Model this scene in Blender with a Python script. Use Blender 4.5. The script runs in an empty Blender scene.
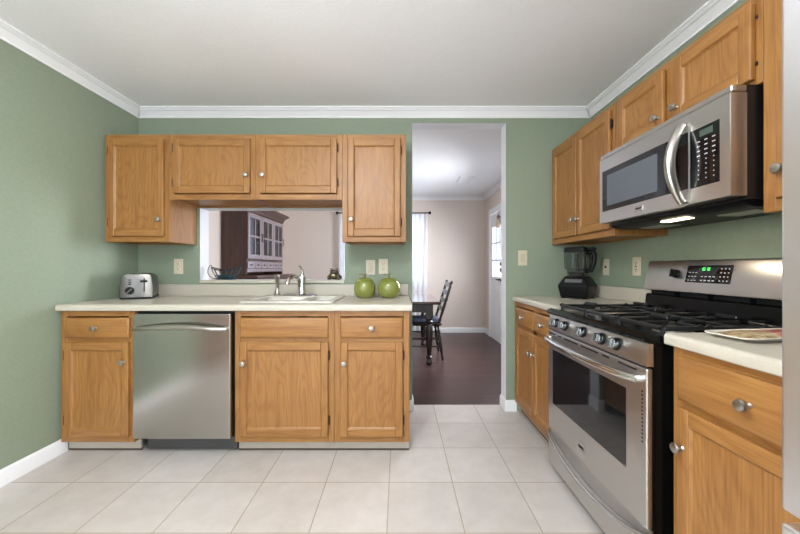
import bpy, bmesh, math, random
from mathutils import Vector, Matrix
random.seed(7)
PI = math.pi
SC = bpy.context.scene
COL = SC.collection

# ------------------------------------------------------------------ camera, world, lights, exposure
CAM_H = 1.14
F_PX = 330.0
cd = bpy.data.cameras.new('camera'); cam = bpy.data.objects.new('camera', cd); COL.objects.link(cam)
cam.location = (0, 0, CAM_H); cam.rotation_euler = (PI/2, 0, 0)
cd.sensor_width = 36; cd.lens = 36*F_PX/800; cd.shift_x = 1/800; cd.shift_y = 1/800; cd.clip_start = .02
SC.camera = cam
SC.view_settings.view_transform = 'Standard'; SC.view_settings.look = 'None'
SC.view_settings.gamma = 1; SC.view_settings.use_curve_mapping = False
SC.view_settings.exposure = 0.20

w = bpy.data.worlds.new('daylight'); SC.world = w; w.use_nodes = True
bg = w.node_tree.nodes['Background']; bg.inputs[0].default_value = (.80, .88, 1, 1); bg.inputs[1].default_value = 1.6

LAMP, LAMP_E = (.88, .94, 1, 1), 38     # added ceiling light's colour and strength

def area(name, loc, rot, sx, sy, energy, color=(1, 1, 1), spread=PI):
    l = bpy.data.lights.new(name, 'AREA'); l.shape = 'RECTANGLE'; l.size = sx; l.size_y = sy
    l.energy = energy; l.color = color; l.spread = spread
    o = bpy.data.objects.new(name, l); COL.objects.link(o); o.location = loc; o.rotation_euler = rot
    return o
# added fill through unseen kitchen windows; daylight through the dining window and glazed door
area('added_rear_fill', (-.95, -2.32, 1.25), (PI/2, 0, 0), 1.6, 2.0, 25, (.88, .95, 1))
area('added_right_fill', (1.75, -1.2, 1.35), (0, PI/2, 0), 1.5, 1.3, 215, (1, .985, .97))
area('added_left_fill', (-2.30, -1.25, 1.5), (0, -PI/2, 0), 1.2, 1.2, 125, (1, .985, .96))
area('dining_window_daylight', (-.28, 6.12, 1.5), (-PI/2, 0, 0), 1.6, 1.3, 10, (.86, .92, 1))
area('dining_door_daylight', (1.75, 5.1, 1.4), (0, PI/2, 0), .9, .7, 6, (.88, .93, 1))
# fill light at an added, unseen window in the dining room's right wall
area('added_dining_fill', (1.62, 4.05, 1.5), (0, PI/2-.42, -.15), 1.05, .85, 92, (.93, .95, 1), 2.45)

# ------------------------------------------------------------------ helpers
def srgb(r, g, b):
    f = lambda c: (c/255/12.92) if c/255 <= .04045 else ((c/255+.055)/1.055)**2.4
    return (f(r), f(g), f(b), 1)

class NT:
    def __init__(s, name):
        s.m = bpy.data.materials.new(name); s.m.use_nodes = True
        s.t = s.m.node_tree; s.p = s.t.nodes['Principled BSDF']
    def n(s, kind, **kw):
        x = s.t.nodes.new(kind)
        for k, v in kw.items():
            if k in x.inputs: x.inputs[k].default_value = v
            else: setattr(x, k, v)
        return x
    def l(s, a, b): s.t.links.new(a, b)
    def ramp(s, fac, stops):
        r = s.n('ShaderNodeValToRGB'); e = r.color_ramp.elements
        while len(e) < len(stops): e.new(.5)
        for i, (p, c) in enumerate(stops): e[i].position = p; e[i].color = c
        s.l(fac, r.inputs[0]); return r.outputs[0]
    def math(s, op, a, b=None):
        x = s.n('ShaderNodeMath'); x.operation = op
        for i, v in enumerate((a, b)):
            if v is None: continue
            if isinstance(v, (int, float)): x.inputs[i].default_value = v
            else: s.l(v, x.inputs[i])
        return x.outputs[0]
    def coords(s, scale=(1, 1, 1), rand=True):
        tc = s.n('ShaderNodeTexCoord'); mp = s.n('ShaderNodeMapping'); mp.inputs['Scale'].default_value = scale
        if rand:
            oi = s.n('ShaderNodeObjectInfo'); m = s.math('MULTIPLY', oi.outputs['Random'], 37.0)
            ad = s.n('ShaderNodeVectorMath'); ad.operation = 'ADD'
            s.l(tc.outputs['Object'], ad.inputs[0]); s.l(m, ad.inputs[1]); s.l(ad.outputs[0], mp.inputs['Vector'])
        else: s.l(tc.outputs['Object'], mp.inputs['Vector'])
        return mp.outputs[0]
    def bump(s, h, strength=.1, dist=.002):
        b = s.n('ShaderNodeBump'); b.inputs['Strength'].default_value = strength; b.inputs['Distance'].default_value = dist
        s.l(h, b.inputs['Height']); s.l(b.outputs[0], s.p.inputs['Normal'])

def mat(name, col, rough=.5, metal=0, coat=0, spec=.5, emit=None, es=0):
    n = NT(name); p = n.p
    p.inputs['Base Color'].default_value = col; p.inputs['Roughness'].default_value = rough
    p.inputs['Metallic'].default_value = metal; p.inputs['Coat Weight'].default_value = coat
    p.inputs['Specular IOR Level'].default_value = spec
    if emit: p.inputs['Emission Color'].default_value = emit; p.inputs['Emission Strength'].default_value = es
    return n.m

def noisy(name, c1, c2, scale=20, rough=.5, stretch=(1, 1, 1), bump=0, metal=0, coat=0, detail=3, dist=.002, rand=False):
    n = NT(name); v = n.coords(stretch, rand)
    t = n.n('ShaderNodeTexNoise'); t.inputs['Scale'].default_value = scale; t.inputs['Detail'].default_value = detail
    n.l(v, t.inputs['Vector'])
    n.l(n.ramp(t.outputs[0], [(.3, c1), (.7, c2)]), n.p.inputs['Base Color'])
    n.p.inputs['Roughness'].default_value = rough; n.p.inputs['Metallic'].default_value = metal
    n.p.inputs['Coat Weight'].default_value = coat
    if bump: n.bump(t.outputs[0], bump, dist)
    return n.m

def wood(name, light, mid, dark, grain, rough=.42, ringscale=24.0, coat=.06):
    # grain: local axis the fibres run along
    n = NT(name)
    s1 = [5.0, 5.0, 5.0]; s1[grain] = 1.1
    s2 = [190.0, 190.0, 190.0]; s2[grain] = 5.0
    s3 = [30.0, 30.0, 30.0]; s3[grain] = 1.2
    v1, v2, v3 = n.coords(s1), n.coords(s2), n.coords(s3)
    a = n.n('ShaderNodeTexNoise', Scale=1.0, Detail=2.0, Roughness=.5); n.l(v1, a.inputs['Vector'])
    ring = n.math('SINE', n.math('MULTIPLY', a.outputs[0], ringscale*PI))
    ring = n.math('POWER', n.math('MULTIPLY', n.math('ADD', ring, 1.0), .5), 2.2)
    b = n.n('ShaderNodeTexNoise', Scale=1.0, Detail=2.0); n.l(v2, b.inputs['Vector'])
    c = n.n('ShaderNodeTexNoise', Scale=1.0, Detail=3.0); n.l(v3, c.inputs['Vector'])
    f = n.math('ADD', n.math('MULTIPLY', ring, .13), n.math('MULTIPLY', b.outputs[0], .60))
    f = n.math('ADD', f, n.math('MULTIPLY', c.outputs[0], .42))
    n.l(n.ramp(f, [(.28, light), (.58, mid), (.95, dark)]), n.p.inputs['Base Color'])
    n.p.inputs['Roughness'].default_value = rough; n.p.inputs['Coat Weight'].default_value = coat
    n.p.inputs['Coat Roughness'].default_value = .3
    n.bump(b.outputs[0], .12, .001)
    return n.m

def steel(name, col=(.60, .585, .565, 1), rough=.32, axis=0):
    n = NT(name); s = [220.0, 220.0, 220.0]; s[axis] = 2.0
    v = n.coords(s); t = n.n('ShaderNodeTexNoise', Scale=1.0, Detail=2.0); n.l(v, t.inputs['Vector'])
    r = n.n('ShaderNodeMapRange'); r.inputs[3].default_value = rough-.008; r.inputs[4].default_value = rough+.012
    n.l(t.outputs[0], r.inputs[0]); n.l(r.outputs[0], n.p.inputs['Roughness'])
    n.p.inputs['Base Color'].default_value = col; n.p.inputs['Metallic'].default_value = 1
    return n.m

def thin_glass(name, tint=(.95, .97, 1, 1), refl=.10, rough=.02):
    n = NT(name); t = n.t; t.nodes.remove(n.p)
    tr = n.n('ShaderNodeBsdfTransparent'); tr.inputs[0].default_value = tint
    gl = n.n('ShaderNodeBsdfGlossy'); gl.inputs['Roughness'].default_value = rough
    lw = n.n('ShaderNodeLayerWeight'); lw.inputs[0].default_value = .5
    f = n.math('ADD', n.math('MULTIPLY', n.math('POWER', lw.outputs['Facing'], 4.0), .6), .03+refl*.2)
    mx = n.n('ShaderNodeMixShader'); n.l(f, mx.inputs[0])
    n.l(tr.outputs[0], mx.inputs[1]); n.l(gl.outputs[0], mx.inputs[2])
    n.l(mx.outputs[0], t.nodes['Material Output'].inputs[0])
    return n.m

class MB:
    def __init__(s): s.bm = bmesh.new(); s.bev = False
    def _mi(s, n0, mi):
        if mi:
            s.bm.faces.ensure_lookup_table()
            for f in s.bm.faces[n0:]: f.material_index = mi
    def box(s, x0, x1, y0, y1, z0, z1, bev=0, seg=2, mi=0):
        bm = s.bm; n0 = len(bm.faces)
        v = [bm.verts.new((x, y, z)) for x in (x0, x1) for y in (y0, y1) for z in (z0, z1)]
        fs = [bm.faces.new([v[i] for i in q]) for q in ((0,1,3,2),(4,6,7,5),(0,4,5,1),(2,3,7,6),(0,2,6,4),(1,5,7,3))]
        for f in fs: f.material_index = mi
        if bev:
            s.bev = True; es = {e for f in fs for e in f.edges}
            r = bmesh.ops.bevel(bm, geom=list(es), offset=bev, segments=seg, profile=.5, affect='EDGES')
            for f in r['faces']: f.material_index = mi
        return s
    def prism(s, poly, axis, a0, a1, mi=0):
        # poly: 2-D points in the two other axes, in order x,y,z without axis
        def p(u, v, a):
            return (a, u, v) if axis == 0 else (u, a, v) if axis == 1 else (u, v, a)
        A = [s.bm.verts.new(p(u, v, a0)) for u, v in poly]; B = [s.bm.verts.new(p(u, v, a1)) for u, v in poly]
        k = len(poly); fs = [s.bm.faces.new(A), s.bm.faces.new(B[::-1])]
        for i in range(k): fs.append(s.bm.faces.new((A[i], B[i], B[(i+1) % k], A[(i+1) % k])))
        for f in fs: f.material_index = mi
        return s
    def ring_frame(s, c, t):
        t = t.normalized(); u = t.cross(Vector((0, 0, 1)))
        if u.length < .05: u = t.cross(Vector((0, 1, 0)))
        u.normalize(); return u, t.cross(u)
    def tube(s, pts, r, n=10, closed=False, flat=None, mi=0):
        pts = [Vector(p) for p in pts]; k = len(pts); rings = []
        rr = r if isinstance(r, (list, tuple)) else [r]*k
        pu = None
        for i, p in enumerate(pts):
            a = pts[(i-1) % k] if (closed or i > 0) else p; b = pts[(i+1) % k] if (closed or i < k-1) else p
            t = (b-a).normalized(); u, v = s.ring_frame(p, t)
            if pu is not None:
                u = (pu - t*pu.dot(t)); u.normalize(); v = t.cross(u)
            pu = u
            rings.append([s.bm.verts.new(p + (u*math.cos(2*PI*j/n) + v*math.sin(2*PI*j/n)*(flat or 1))*rr[i]) for j in range(n)])
        m = k if closed else k-1
        for i in range(m):
            A, B = rings[i], rings[(i+1) % k]
            off = 0
            if closed and i == k-1:
                off = min(range(n), key=lambda o: (A[0].co-B[o].co).length)
            for j in range(n):
                f = s.bm.faces.new((A[j], A[(j+1) % n], B[(j+1+off) % n], B[(j+off) % n])); f.material_index = mi
        if not closed:
            s.bm.faces.new(rings[0][::-1]).material_index = mi; s.bm.faces.new(rings[-1]).material_index = mi
        return s
    def cyl(s, p0, p1, r0, r1=None, n=24, mi=0):
        return s.tube([p0, p1], [r0, r0 if r1 is None else r1], n, mi=mi)
    def lathe(s, prof, c=(0, 0, 0), d=(0, 0, 1), n=32, mi=0, lump=None):
        c = Vector(c); d = Vector(d).normalized(); u, v = s.ring_frame(c, d); rings = []
        for r, h in prof:
            if r < 1e-6: rings.append([s.bm.verts.new(c + d*h)])
            else:
                ring = []
                for j in range(n):
                    a = 2*PI*j/n; q = r; hh = h
                    if lump: q, hh = lump(r, h, a)
                    ring.append(s.bm.verts.new(c + d*hh + (u*math.cos(a)+v*math.sin(a))*q))
                rings.append(ring)
        for A, B in zip(rings, rings[1:]):
            for j in range(n):
                k = (j+1) % n
                if len(A) == 1 and len(B) == 1: continue
                if len(A) == 1: f = s.bm.faces.new((A[0], B[k], B[j]))
                elif len(B) == 1: f = s.bm.faces.new((A[j], A[k], B[0]))
                else: f = s.bm.faces.new((A[j], A[k], B[k], B[j]))
                f.material_index = mi
        if len(rings[0]) > 1: s.bm.faces.new(rings[0][::-1]).material_index = mi
        if len(rings[-1]) > 1: s.bm.faces.new(rings[-1]).material_index = mi
        return s
    def ball(s, c, r, sc=(1, 1, 1), n=16, mi=0):
        n0 = len(s.bm.faces)
        m = Matrix.Translation(c) @ Matrix.Diagonal((r*sc[0], r*sc[1], r*sc[2], 1))
        q = bmesh.ops.create_uvsphere(s.bm, u_segments=n, v_segments=max(6, n//2+2), radius=1, matrix=m)
        for v in q['verts']:
            for f in v.link_faces: f.material_index = mi
        return s
    def loops(s, ls, cap0=False, cap1=False, mi=0):
        R = [[s.bm.verts.new(p) for p in l] for l in ls]; n = len(R[0])
        for A, B in zip(R, R[1:]):
            for j in range(n): s.bm.faces.new((A[j], A[(j+1) % n], B[(j+1) % n], B[j])).material_index = mi
        if cap0: s.bm.faces.new(R[0][::-1]).material_index = mi
        if cap1: s.bm.faces.new(R[-1]).material_index = mi
        return s
    def build(s, name, m, parent=None, ang=35, smooth=True, recalc=True):
        if recalc: bmesh.ops.recalc_face_normals(s.bm, faces=s.bm.faces[:])
        me = bpy.data.meshes.new(name); s.bm.to_mesh(me); s.bm.free()
        for x in (m if isinstance(m, (list, tuple)) else [m]): me.materials.append(x)
        if smooth:
            for p in me.polygons: p.use_smooth = True
            me.set_sharp_from_angle(angle=math.radians(ang))
        o = bpy.data.objects.new(name, me); COL.objects.link(o)
        if s.bev and smooth: wn = o.modifiers.new('weighted_normals', 'WEIGHTED_NORMAL'); wn.keep_sharp = True; wn.weight = 100
        if parent: o.parent = parent
        return o

def B(x0, x1, y0, y1, z0, z1, bev=0, seg=2): return MB().box(x0, x1, y0, y1, z0, z1, bev, seg)
def tag(o, label, cat, group=None):
    o['label'] = label; o['category'] = cat
    if group: o['group'] = group
    return o
def thing(name, label, cat, loc, rz=0, group=None):
    o = bpy.data.objects.new(name, None); COL.objects.link(o); o.location = loc; o.rotation_euler = (0, 0, rz)
    o.empty_display_size = .05
    return tag(o, label, cat, group)
def struct(name, mb, m, parent=None, **kw):
    o = mb.build(name, m, parent, **kw)
    if not parent: o['kind'] = 'structure'
    return o
def rrect(x0, x1, y0, y1, z, r, k=5):
    out = []
    for cx, cy, a0 in ((x1-r, y1-r, 0), (x0+r, y1-r, PI/2), (x0+r, y0+r, PI), (x1-r, y0+r, 3*PI/2)):
        for i in range(k+1):
            a = a0 + PI/2*i/k; out.append((cx+r*math.cos(a), cy+r*math.sin(a), z))
    return out

# ------------------------------------------------------------------ materials
M = {}
M['oak_v'] = wood('oak_upright', srgb(170, 123, 67), srgb(148, 101, 50), srgb(116, 73, 34), 2)
M['oak_h'] = wood('oak_level', srgb(170, 123, 67), srgb(148, 101, 50), srgb(116, 73, 34), 0)
M['oak_panel'] = wood('oak_panel', srgb(170, 123, 67), srgb(148, 101, 50), srgb(112, 70, 33), 2, ringscale=38)
M['green'] = noisy('sage_green_paint', srgb(133, 144, 123), srgb(138, 149, 128), 60, .62, bump=.05)
M['beige'] = noisy('beige_paint', srgb(216, 202, 190), srgb(220, 207, 196), 60, .6, bump=.05)
M['white'] = mat('white_trim_paint', srgb(238, 238, 238), .35)
M['reveal'] = mat('white_wall_paint', srgb(226, 226, 229), .6)
M['ceiling'] = noisy('ceiling_paint', srgb(236, 236, 236), srgb(242, 242, 242), 140, .85, bump=.35, dist=.003)
M['cream'] = noisy('cream_laminate', srgb(188, 180, 164), srgb(196, 189, 173), 300, .3)
M['steel'] = steel('brushed_steel_level', axis=0)
M['steel_v'] = steel('brushed_steel_upright', axis=2)
M['nickel'] = mat('brushed_nickel', (.46, .435, .395, 1), .28, 1)
M['chrome'] = mat('polished_chrome', (.62, .61, .59, 1), .12, 1)
M['knobsteel'] = mat('dark_knob_steel', (.28, .29, .29, 1), .2, 1)
M['black'] = mat('black_enamel', (.003, .003, .003, 1), .2, spec=.2)
M['blackmat'] = mat('black_plastic', (.006, .006, .007, 1), .42, spec=.2)
M['iron'] = mat('cast_iron', (.012, .012, .013, 1), .3, spec=.6)
M['glass_black'] = mat('dark_oven_glass', (.006, .006, .007, 1), .04, spec=.6)
M['gap'] = mat('dark_gap', (.008, .008, .008, 1), .7)
M['hinge'] = mat('antique_bronze', (.045, .035, .025, 1), .4, .7)
M['ivory'] = mat('ivory_plastic', srgb(205, 195, 170), .38)
M['slot'] = mat('socket_slot', (.05, .045, .04, 1), .6)
M['led'] = mat('green_digits', (.02, .3, .05, 1), .4, emit=(.08, .9, .12, 1), es=1.6)
M['print'] = mat('pale_print', srgb(190, 190, 190), .5)
M['whitesink'] = mat('white_sink_enamel', srgb(208, 202, 189), .18, coat=.3)
M['darkwood'] = wood('dark_walnut', srgb(88, 50, 34), srgb(62, 34, 23), srgb(34, 18, 13), 2, .36, coat=.25)
M['darkwood_h'] = wood('dark_walnut_level', srgb(88, 50, 34), srgb(62, 34, 23), srgb(34, 18, 13), 0, .36, coat=.25)
M['ebony'] = wood('near_black_wood', srgb(44, 28, 22), srgb(30, 20, 17), srgb(18, 12, 11), 2, .3, coat=.4)
M['sheenfront'] = mat('painted_window_sheen', srgb(128, 114, 120), .25, coat=.6)  # pale tone paints the window's sheen onto the dark hutch fronts
M['glass'] = thin_glass('clear_glass')
M['smoke'] = thin_glass('clear_plastic', (.62, .66, .68, 1), .25, .08)

# tile
n = NT('beige_floor_tile')
tc = n.n('ShaderNodeTexCoord'); sp = n.n('ShaderNodeSeparateXYZ'); n.l(tc.outputs['Object'], sp.inputs[0])
T = .3362
def cell(o, off):
    q = n.math('DIVIDE', n.math('SUBTRACT', o, off), T)
    fr = n.math('SUBTRACT', q, n.math('FLOOR', q))
    return n.math('ABSOLUTE', n.math('SUBTRACT', fr, .5)), n.math('FLOOR', q)
ax, ix = cell(sp.outputs[0], -.052-20*T); ay, iy = cell(sp.outputs[1], 1.755-20*T)
g = n.math('MAXIMUM', ax, ay)
gr = n.n('ShaderNodeMapRange'); gr.inputs[1].default_value = .4905; gr.inputs[2].default_value = .4945; n.l(g, gr.inputs[0])
cb = n.n('ShaderNodeCombineXYZ'); n.l(ix, cb.inputs[0]); n.l(iy, cb.inputs[1])
wn = n.n('ShaderNodeTexWhiteNoise'); n.l(cb.outputs[0], wn.inputs[0])
ns = n.n('ShaderNodeTexNoise', Scale=9.0, Detail=5.0, Roughness=.6); n.l(tc.outputs['Object'], ns.inputs['Vector'])
fa = n.math('ADD', n.math('MULTIPLY', ns.outputs[0], .8), n.math('MULTIPLY', wn.outputs[0], .22))
tcol = n.ramp(fa, [(.3, srgb(186, 178, 170)), (.75, srgb(203, 196, 189))])
mx = n.n('ShaderNodeMix', data_type='RGBA'); n.l(gr.outputs[0], mx.inputs[0]); n.l(tcol, mx.inputs[6])
mx.inputs[7].default_value = srgb(166, 150, 130)
n.l(mx.outputs[2], n.p.inputs['Base Color'])
rg = n.n('ShaderNodeMapRange'); rg.inputs[3].default_value = .28; rg.inputs[4].default_value = .8
n.l(gr.outputs[0], rg.inputs[0]); n.l(rg.outputs[0], n.p.inputs['Roughness'])
n.bump(n.math('SUBTRACT', 1.0, gr.outputs[0]), .5, .002)
M['tile'] = n.m
M['toeshade'] = mat('painted_toe_shade', srgb(70, 54, 42), .6)  # dark colour paints the shade where toe kick meets floor
M['toetile'] = noisy('toe_kick_tile', srgb(172, 163, 150), srgb(184, 175, 163), 9, .4)

# dark plank floor, planks along x
n = NT('dark_plank_floor')
tc = n.n('ShaderNodeTexCoord')
br = n.n('ShaderNodeTexBrick'); br.offset = .37; br.inputs['Scale'].default_value = 1.0
br.inputs['Brick Width'].default_value = 1.15; br.inputs['Row Height'].default_value = .127
br.inputs['Mortar Size'].default_value = .0022; br.inputs['Mortar Smooth'].default_value = .2
br.inputs['Color1'].default_value = (.25, .25, .25, 1); br.inputs['Color2'].default_value = (.85, .85, .85, 1); br.inputs['Mortar'].default_value = (0, 0, 0, 1)
n.l(tc.outputs['Object'], br.inputs['Vector'])
v = n.coords((1.6, 26, 1), False); ns = n.n('ShaderNodeTexNoise', Scale=1.0, Detail=6.0, Roughness=.65); n.l(v, ns.inputs['Vector'])
f = n.math('ADD', n.math('MULTIPLY', ns.outputs[0], .75), n.math('MULTIPLY', br.outputs[0], .3))
n.l(n.ramp(f, [(.22, srgb(32, 20, 19)), (.55, srgb(62, 41, 38)), (.9, srgb(96, 67, 60))]), n.p.inputs['Base Color'])
n.p.inputs['Roughness'].default_value = .33; n.bump(ns.outputs[0], .15, .001)
M['plank'] = n.m

# sheer curtain
n = NT('sheer_curtain'); n.t.nodes.remove(n.p)
tl = n.n('ShaderNodeBsdfTranslucent'); tl.inputs[0].default_value = (.9, .91, .93, 1)
df = n.n('ShaderNodeBsdfDiffuse'); df.inputs[0].default_value = (.88, .89, .91, 1)
tp = n.n('ShaderNodeBsdfTransparent')
m1 = n.n('ShaderNodeMixShader'); m1.inputs[0].default_value = .4; n.l(tl.outputs[0], m1.inputs[1]); n.l(df.outputs[0], m1.inputs[2])
m2 = n.n('ShaderNodeMixShader'); m2.inputs[0].default_value = .07; n.l(m1.outputs[0], m2.inputs[1]); n.l(tp.outputs[0], m2.inputs[2])
n.l(m2.outputs[0], n.t.nodes['Material Output'].inputs[0]); M['sheer'] = n.m

# ------------------------------------------------------------------ the setting
XL, XR, YF, YF2, YB, ZC = -2.08, 1.525, 2.633, 2.755, -2.1, 2.403
YD = 5.83
def holed_wall(axis, a0, a1, us, zs, holes, mats, name):
    """wall with rectangular openings. axis 1: plane y, u = x; axis 0: plane x, u = y."""
    mb = MB(); bm = mb.bm
    us = sorted(set(us)); zs = sorted(set(zs))
    solid = lambda i, j: 0 <= i < len(us)-1 and 0 <= j < len(zs)-1 and not any(
        h[0] <= (us[i]+us[i+1])/2 <= h[1] and h[2] <= (zs[j]+zs[j+1])/2 <= h[3] for h in holes)
    P = (lambda u, a, z: (u, a, z)) if axis == 1 else (lambda u, a, z: (a, u, z))
    def quad(pts, mi):
        f = bm.faces.new([bm.verts.new(p) for p in pts]); f.material_index = mi
    for i in range(len(us)-1):
        for j in range(len(zs)-1):
            if not solid(i, j): continue
            u0, u1, z0, z1 = us[i], us[i+1], zs[j], zs[j+1]
            quad([P(u0, a0, z0), P(u1, a0, z0), P(u1, a0, z1), P(u0, a0, z1)], 0)
            quad([P(u0, a1, z0), P(u1, a1, z0), P(u1, a1, z1), P(u0, a1, z1)], 1)
            if not solid(i-1, j): quad([P(u0, a0, z0), P(u0, a1, z0), P(u0, a1, z1), P(u0, a0, z1)], 2)
            if not solid(i+1, j): quad([P(u1, a0, z0), P(u1, a1, z0), P(u1, a1, z1), P(u1, a0, z1)], 2)
            if not solid(i, j-1): quad([P(u0, a0, z0), P(u1, a0, z0), P(u1, a1, z0), P(u0, a1, z0)], 2)
            if not solid(i, j+1): quad([P(u0, a0, z1), P(u1, a0, z1), P(u1, a1, z1), P(u0, a1, z1)], 2)
    bmesh.ops.remove_doubles(bm, verts=bm.verts[:], dist=1e-5)
    return struct(name, mb, mats, smooth=False)

PASS = (-1.588, -.433, 1.045, 1.617)
DOOR = (.106, .853, -1, 2.296)
struct('floor', B(XL-.1, XR+.1, YB-.1, YF2-.005, -.06, 0), M['tile'])
struct('floor_dining', B(XL-.1, XR+.1, YF2-.005, YD+.1, -.06, -.002), M['plank'])
struct('ceiling', B(XL-.1, XR+.1, YB-.1, YF+.06, ZC, ZC+.06), M['ceiling'])
struct('ceiling_dining', B(XL-.1, XR+.1, YF+.06, YD+.1, ZC, ZC+.06), M['ceiling'])
holed_wall(1, YF, YF2, [XL, PASS[0], PASS[1], DOOR[0], DOOR[1], XR], [0, PASS[2], PASS[3], DOOR[3], ZC],
           [PASS, DOOR], [M['green'], M['beige'], M['reveal']], 'wall_far')
# left wall with a plain wooden door behind the camera
holed_wall(0, XL, XL-.1, [YB, -1.85, -.65, YF+.06], [0, .9, 2.1, ZC], [(-1.85, -.65, .9, 2.1)], [M['green'], M['green'], M['white']], 'wall_left')
struct('wall_left_dining', B(XL-.1, XL, YF+.06, YD+.1, 0, ZC), M['beige'])
holed_wall(0, XR, XR+.1, [YB, -1.85, -.55, YF+.06], [0, .6, 2.1, ZC], [(-1.85, -.55, .6, 2.1)], [M['green'], M['green'], M['white']], 'wall_right')
GD = (4.93, 5.47)
holed_wall(0, XR, XR+.035, [YF+.06, 3.6, 4.5, 4.60, 5.54, YD+.1], [0, .95, 2.05, 2.02, ZC], [(3.6, 4.5, .95, 2.05), (4.60, 5.54, -1, 2.02)],
           [M['beige'], M['beige'], M['white']], 'wall_right_dining')
holed_wall(1, YD, YD+.1, [XL-.1, -1.0, .44, XR+.1], [0, .85, 2.05, ZC], [(-1.0, .44, .85, 2.05)],
           [M['beige'], M['beige'], M['white']], 'wall_far_dining')
holed_wall(1, YB-.1, YB, [XL-.1, -1.75, 1.05, XR+.1], [0, .25, 2.2, ZC], [(-1.75, 1.05, .25, 2.2)],
           [M['green'], M['green'], M['white']], 'wall_back')

# crown mouldings and baseboards with mitred corners
CROWN = [(0, ZC-.068), (.009, ZC-.068), (.011, ZC-.052), (.006, ZC-.050), (.012, ZC-.040), (.024, ZC-.031), (.040, ZC-.026),
         (.048, ZC-.024), (.044, ZC-.019), (.053, ZC-.017), (.049, ZC-.012), (.062, ZC-.010), (.062, ZC)]
BASE = [(0, .088), (.005, .088), (.010, .078), (.012, .070), (.013, 0), (0, 0)]
def run(name, prof, a, b, na, nb, m=None):
    mb = MB()
    la = [(a[0]+na[0]*u, a[1]+na[1]*u, z) for u, z in prof]; lb = [(b[0]+nb[0]*u, b[1]+nb[1]*u, z) for u, z in prof]
    mb.loops([la, lb], True, True)
    return struct(name, mb, m or M['white'], ang=20)
run('trim_1', CROWN, (XL, YB), (XL, YF), (1, 1), (1, -1))
run('trim_2', CROWN, (XL, YF), (XR, YF), (1, -1), (-1, -1))
run('trim_3', CROWN, (XR, YF), (XR, YB), (-1, -1), (-1, 1))
run('trim_4', CROWN, (XL, YF2), (XL, YD), (1, 1), (1, -1))
run('trim_5', CROWN, (XL, YD), (XR, YD), (1, -1), (-1, -1))
run('trim_6', CROWN, (XR, YD), (XR, YF2), (-1, -1), (-1, 1))
run('baseboard_left', BASE, (XL, .62), (XL, 2.06), (1, 0), (1, 0))
run('baseboard_far', BASE, (.853, YF), (.935, YF), (-1, -1), (0, -1))
run('baseboard_doorway', BASE, (.853, YF), (.853, YF2), (-1, -1), (-1, 0))
run('baseboard_far_left', BASE, (.068, YF), (.106, YF), (0, -1), (1, -1))
run('baseboard_doorway_left', BASE, (.106, YF), (.106, YF2), (1, -1), (1, 0))
run('baseboard_dining_far', BASE, (XL, YD), (XR, YD), (1, -1), (-1, -1))
run('baseboard_dining_right', BASE, (XR, YD), (XR, 5.56), (-1, -1), (-1, 0))
run('baseboard_dining_left', BASE, (XL, YF2), (XL, YD), (1, 0), (1, -1))
struct('trim_7', B(PASS[0]+.002, PASS[1]-.002, YF-.012, YF2+.02, 1.018, 1.0445, .005), M['cream'])   # pass-through ledge

# dining room window, then four added unseen windows for the fill lights
def window(name, x0, x1, z0, z1, y, nx, nz, axis=1):
    mb = MB(); t = .045
    P = lambda a, b, c, d: mb.box(a, b, y-.02, y+.02, c, d, .004) if axis == 1 else mb.box(y-.02, y+.02, a, b, c, d, .004)
    P(x0, x0+t, z0, z1); P(x1-t, x1, z0, z1); P(x0+t, x1-t, z0, z0+t); P(x0+t, x1-t, z1-t, z1)
    for i in range(1, nx): c = x0+(x1-x0)*i/nx; P(c-.012, c+.012, z0+t, z1-t)
    for i in range(1, nz): c = z0+(z1-z0)*i/nz; P(x0+t, x1-t, c-.012, c+.012)
    fr = struct(name, mb, M['white'])
    g = MB()
    if axis == 1: g.box(x0+t, x1-t, y-.002, y+.002, z0+t, z1-t)
    else: g.box(y-.002, y+.002, x0+t, x1-t, z0+t, z1-t)
    g.build('window_pane', M['glass'], fr)
    return fr
window('window_1', -.999, .439, .851, 2.049, YD+.05, 6, 4)
window('added_window_2', 3.601, 4.499, .951, 2.049, XR+.018, 3, 3, 0)
window('added_window_5', -1.849, -.651, .901, 2.099, XL-.05, 2, 2, 0)
window('added_window_4', -1.849, -.551, .601, 2.099, XR+.05, 2, 2, 0)
window('added_window_3', -1.749, 1.049, .251, 2.199, YB-.05, 3, 2)

# plain wooden door in the left wall, behind the camera (its reflection shows in the dishwasher)
d = struct('door_2', B(XL+.001, XL+.02, -.35, .53, 0.005, 2.03, .004), wood('stained_door', srgb(120, 76, 44), srgb(100, 62, 36), srgb(70, 42, 24), 2))
kb = MB().lathe([(.024, 0), (.024, .006), (.011, .010), (.011, .035), (.026, .042), (.028, .055), (.018, .064), (0, .066)], (XL+.02, .45, .95), (1, 0, 0)); kb.build('door_knob', M['nickel'], d)

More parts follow.
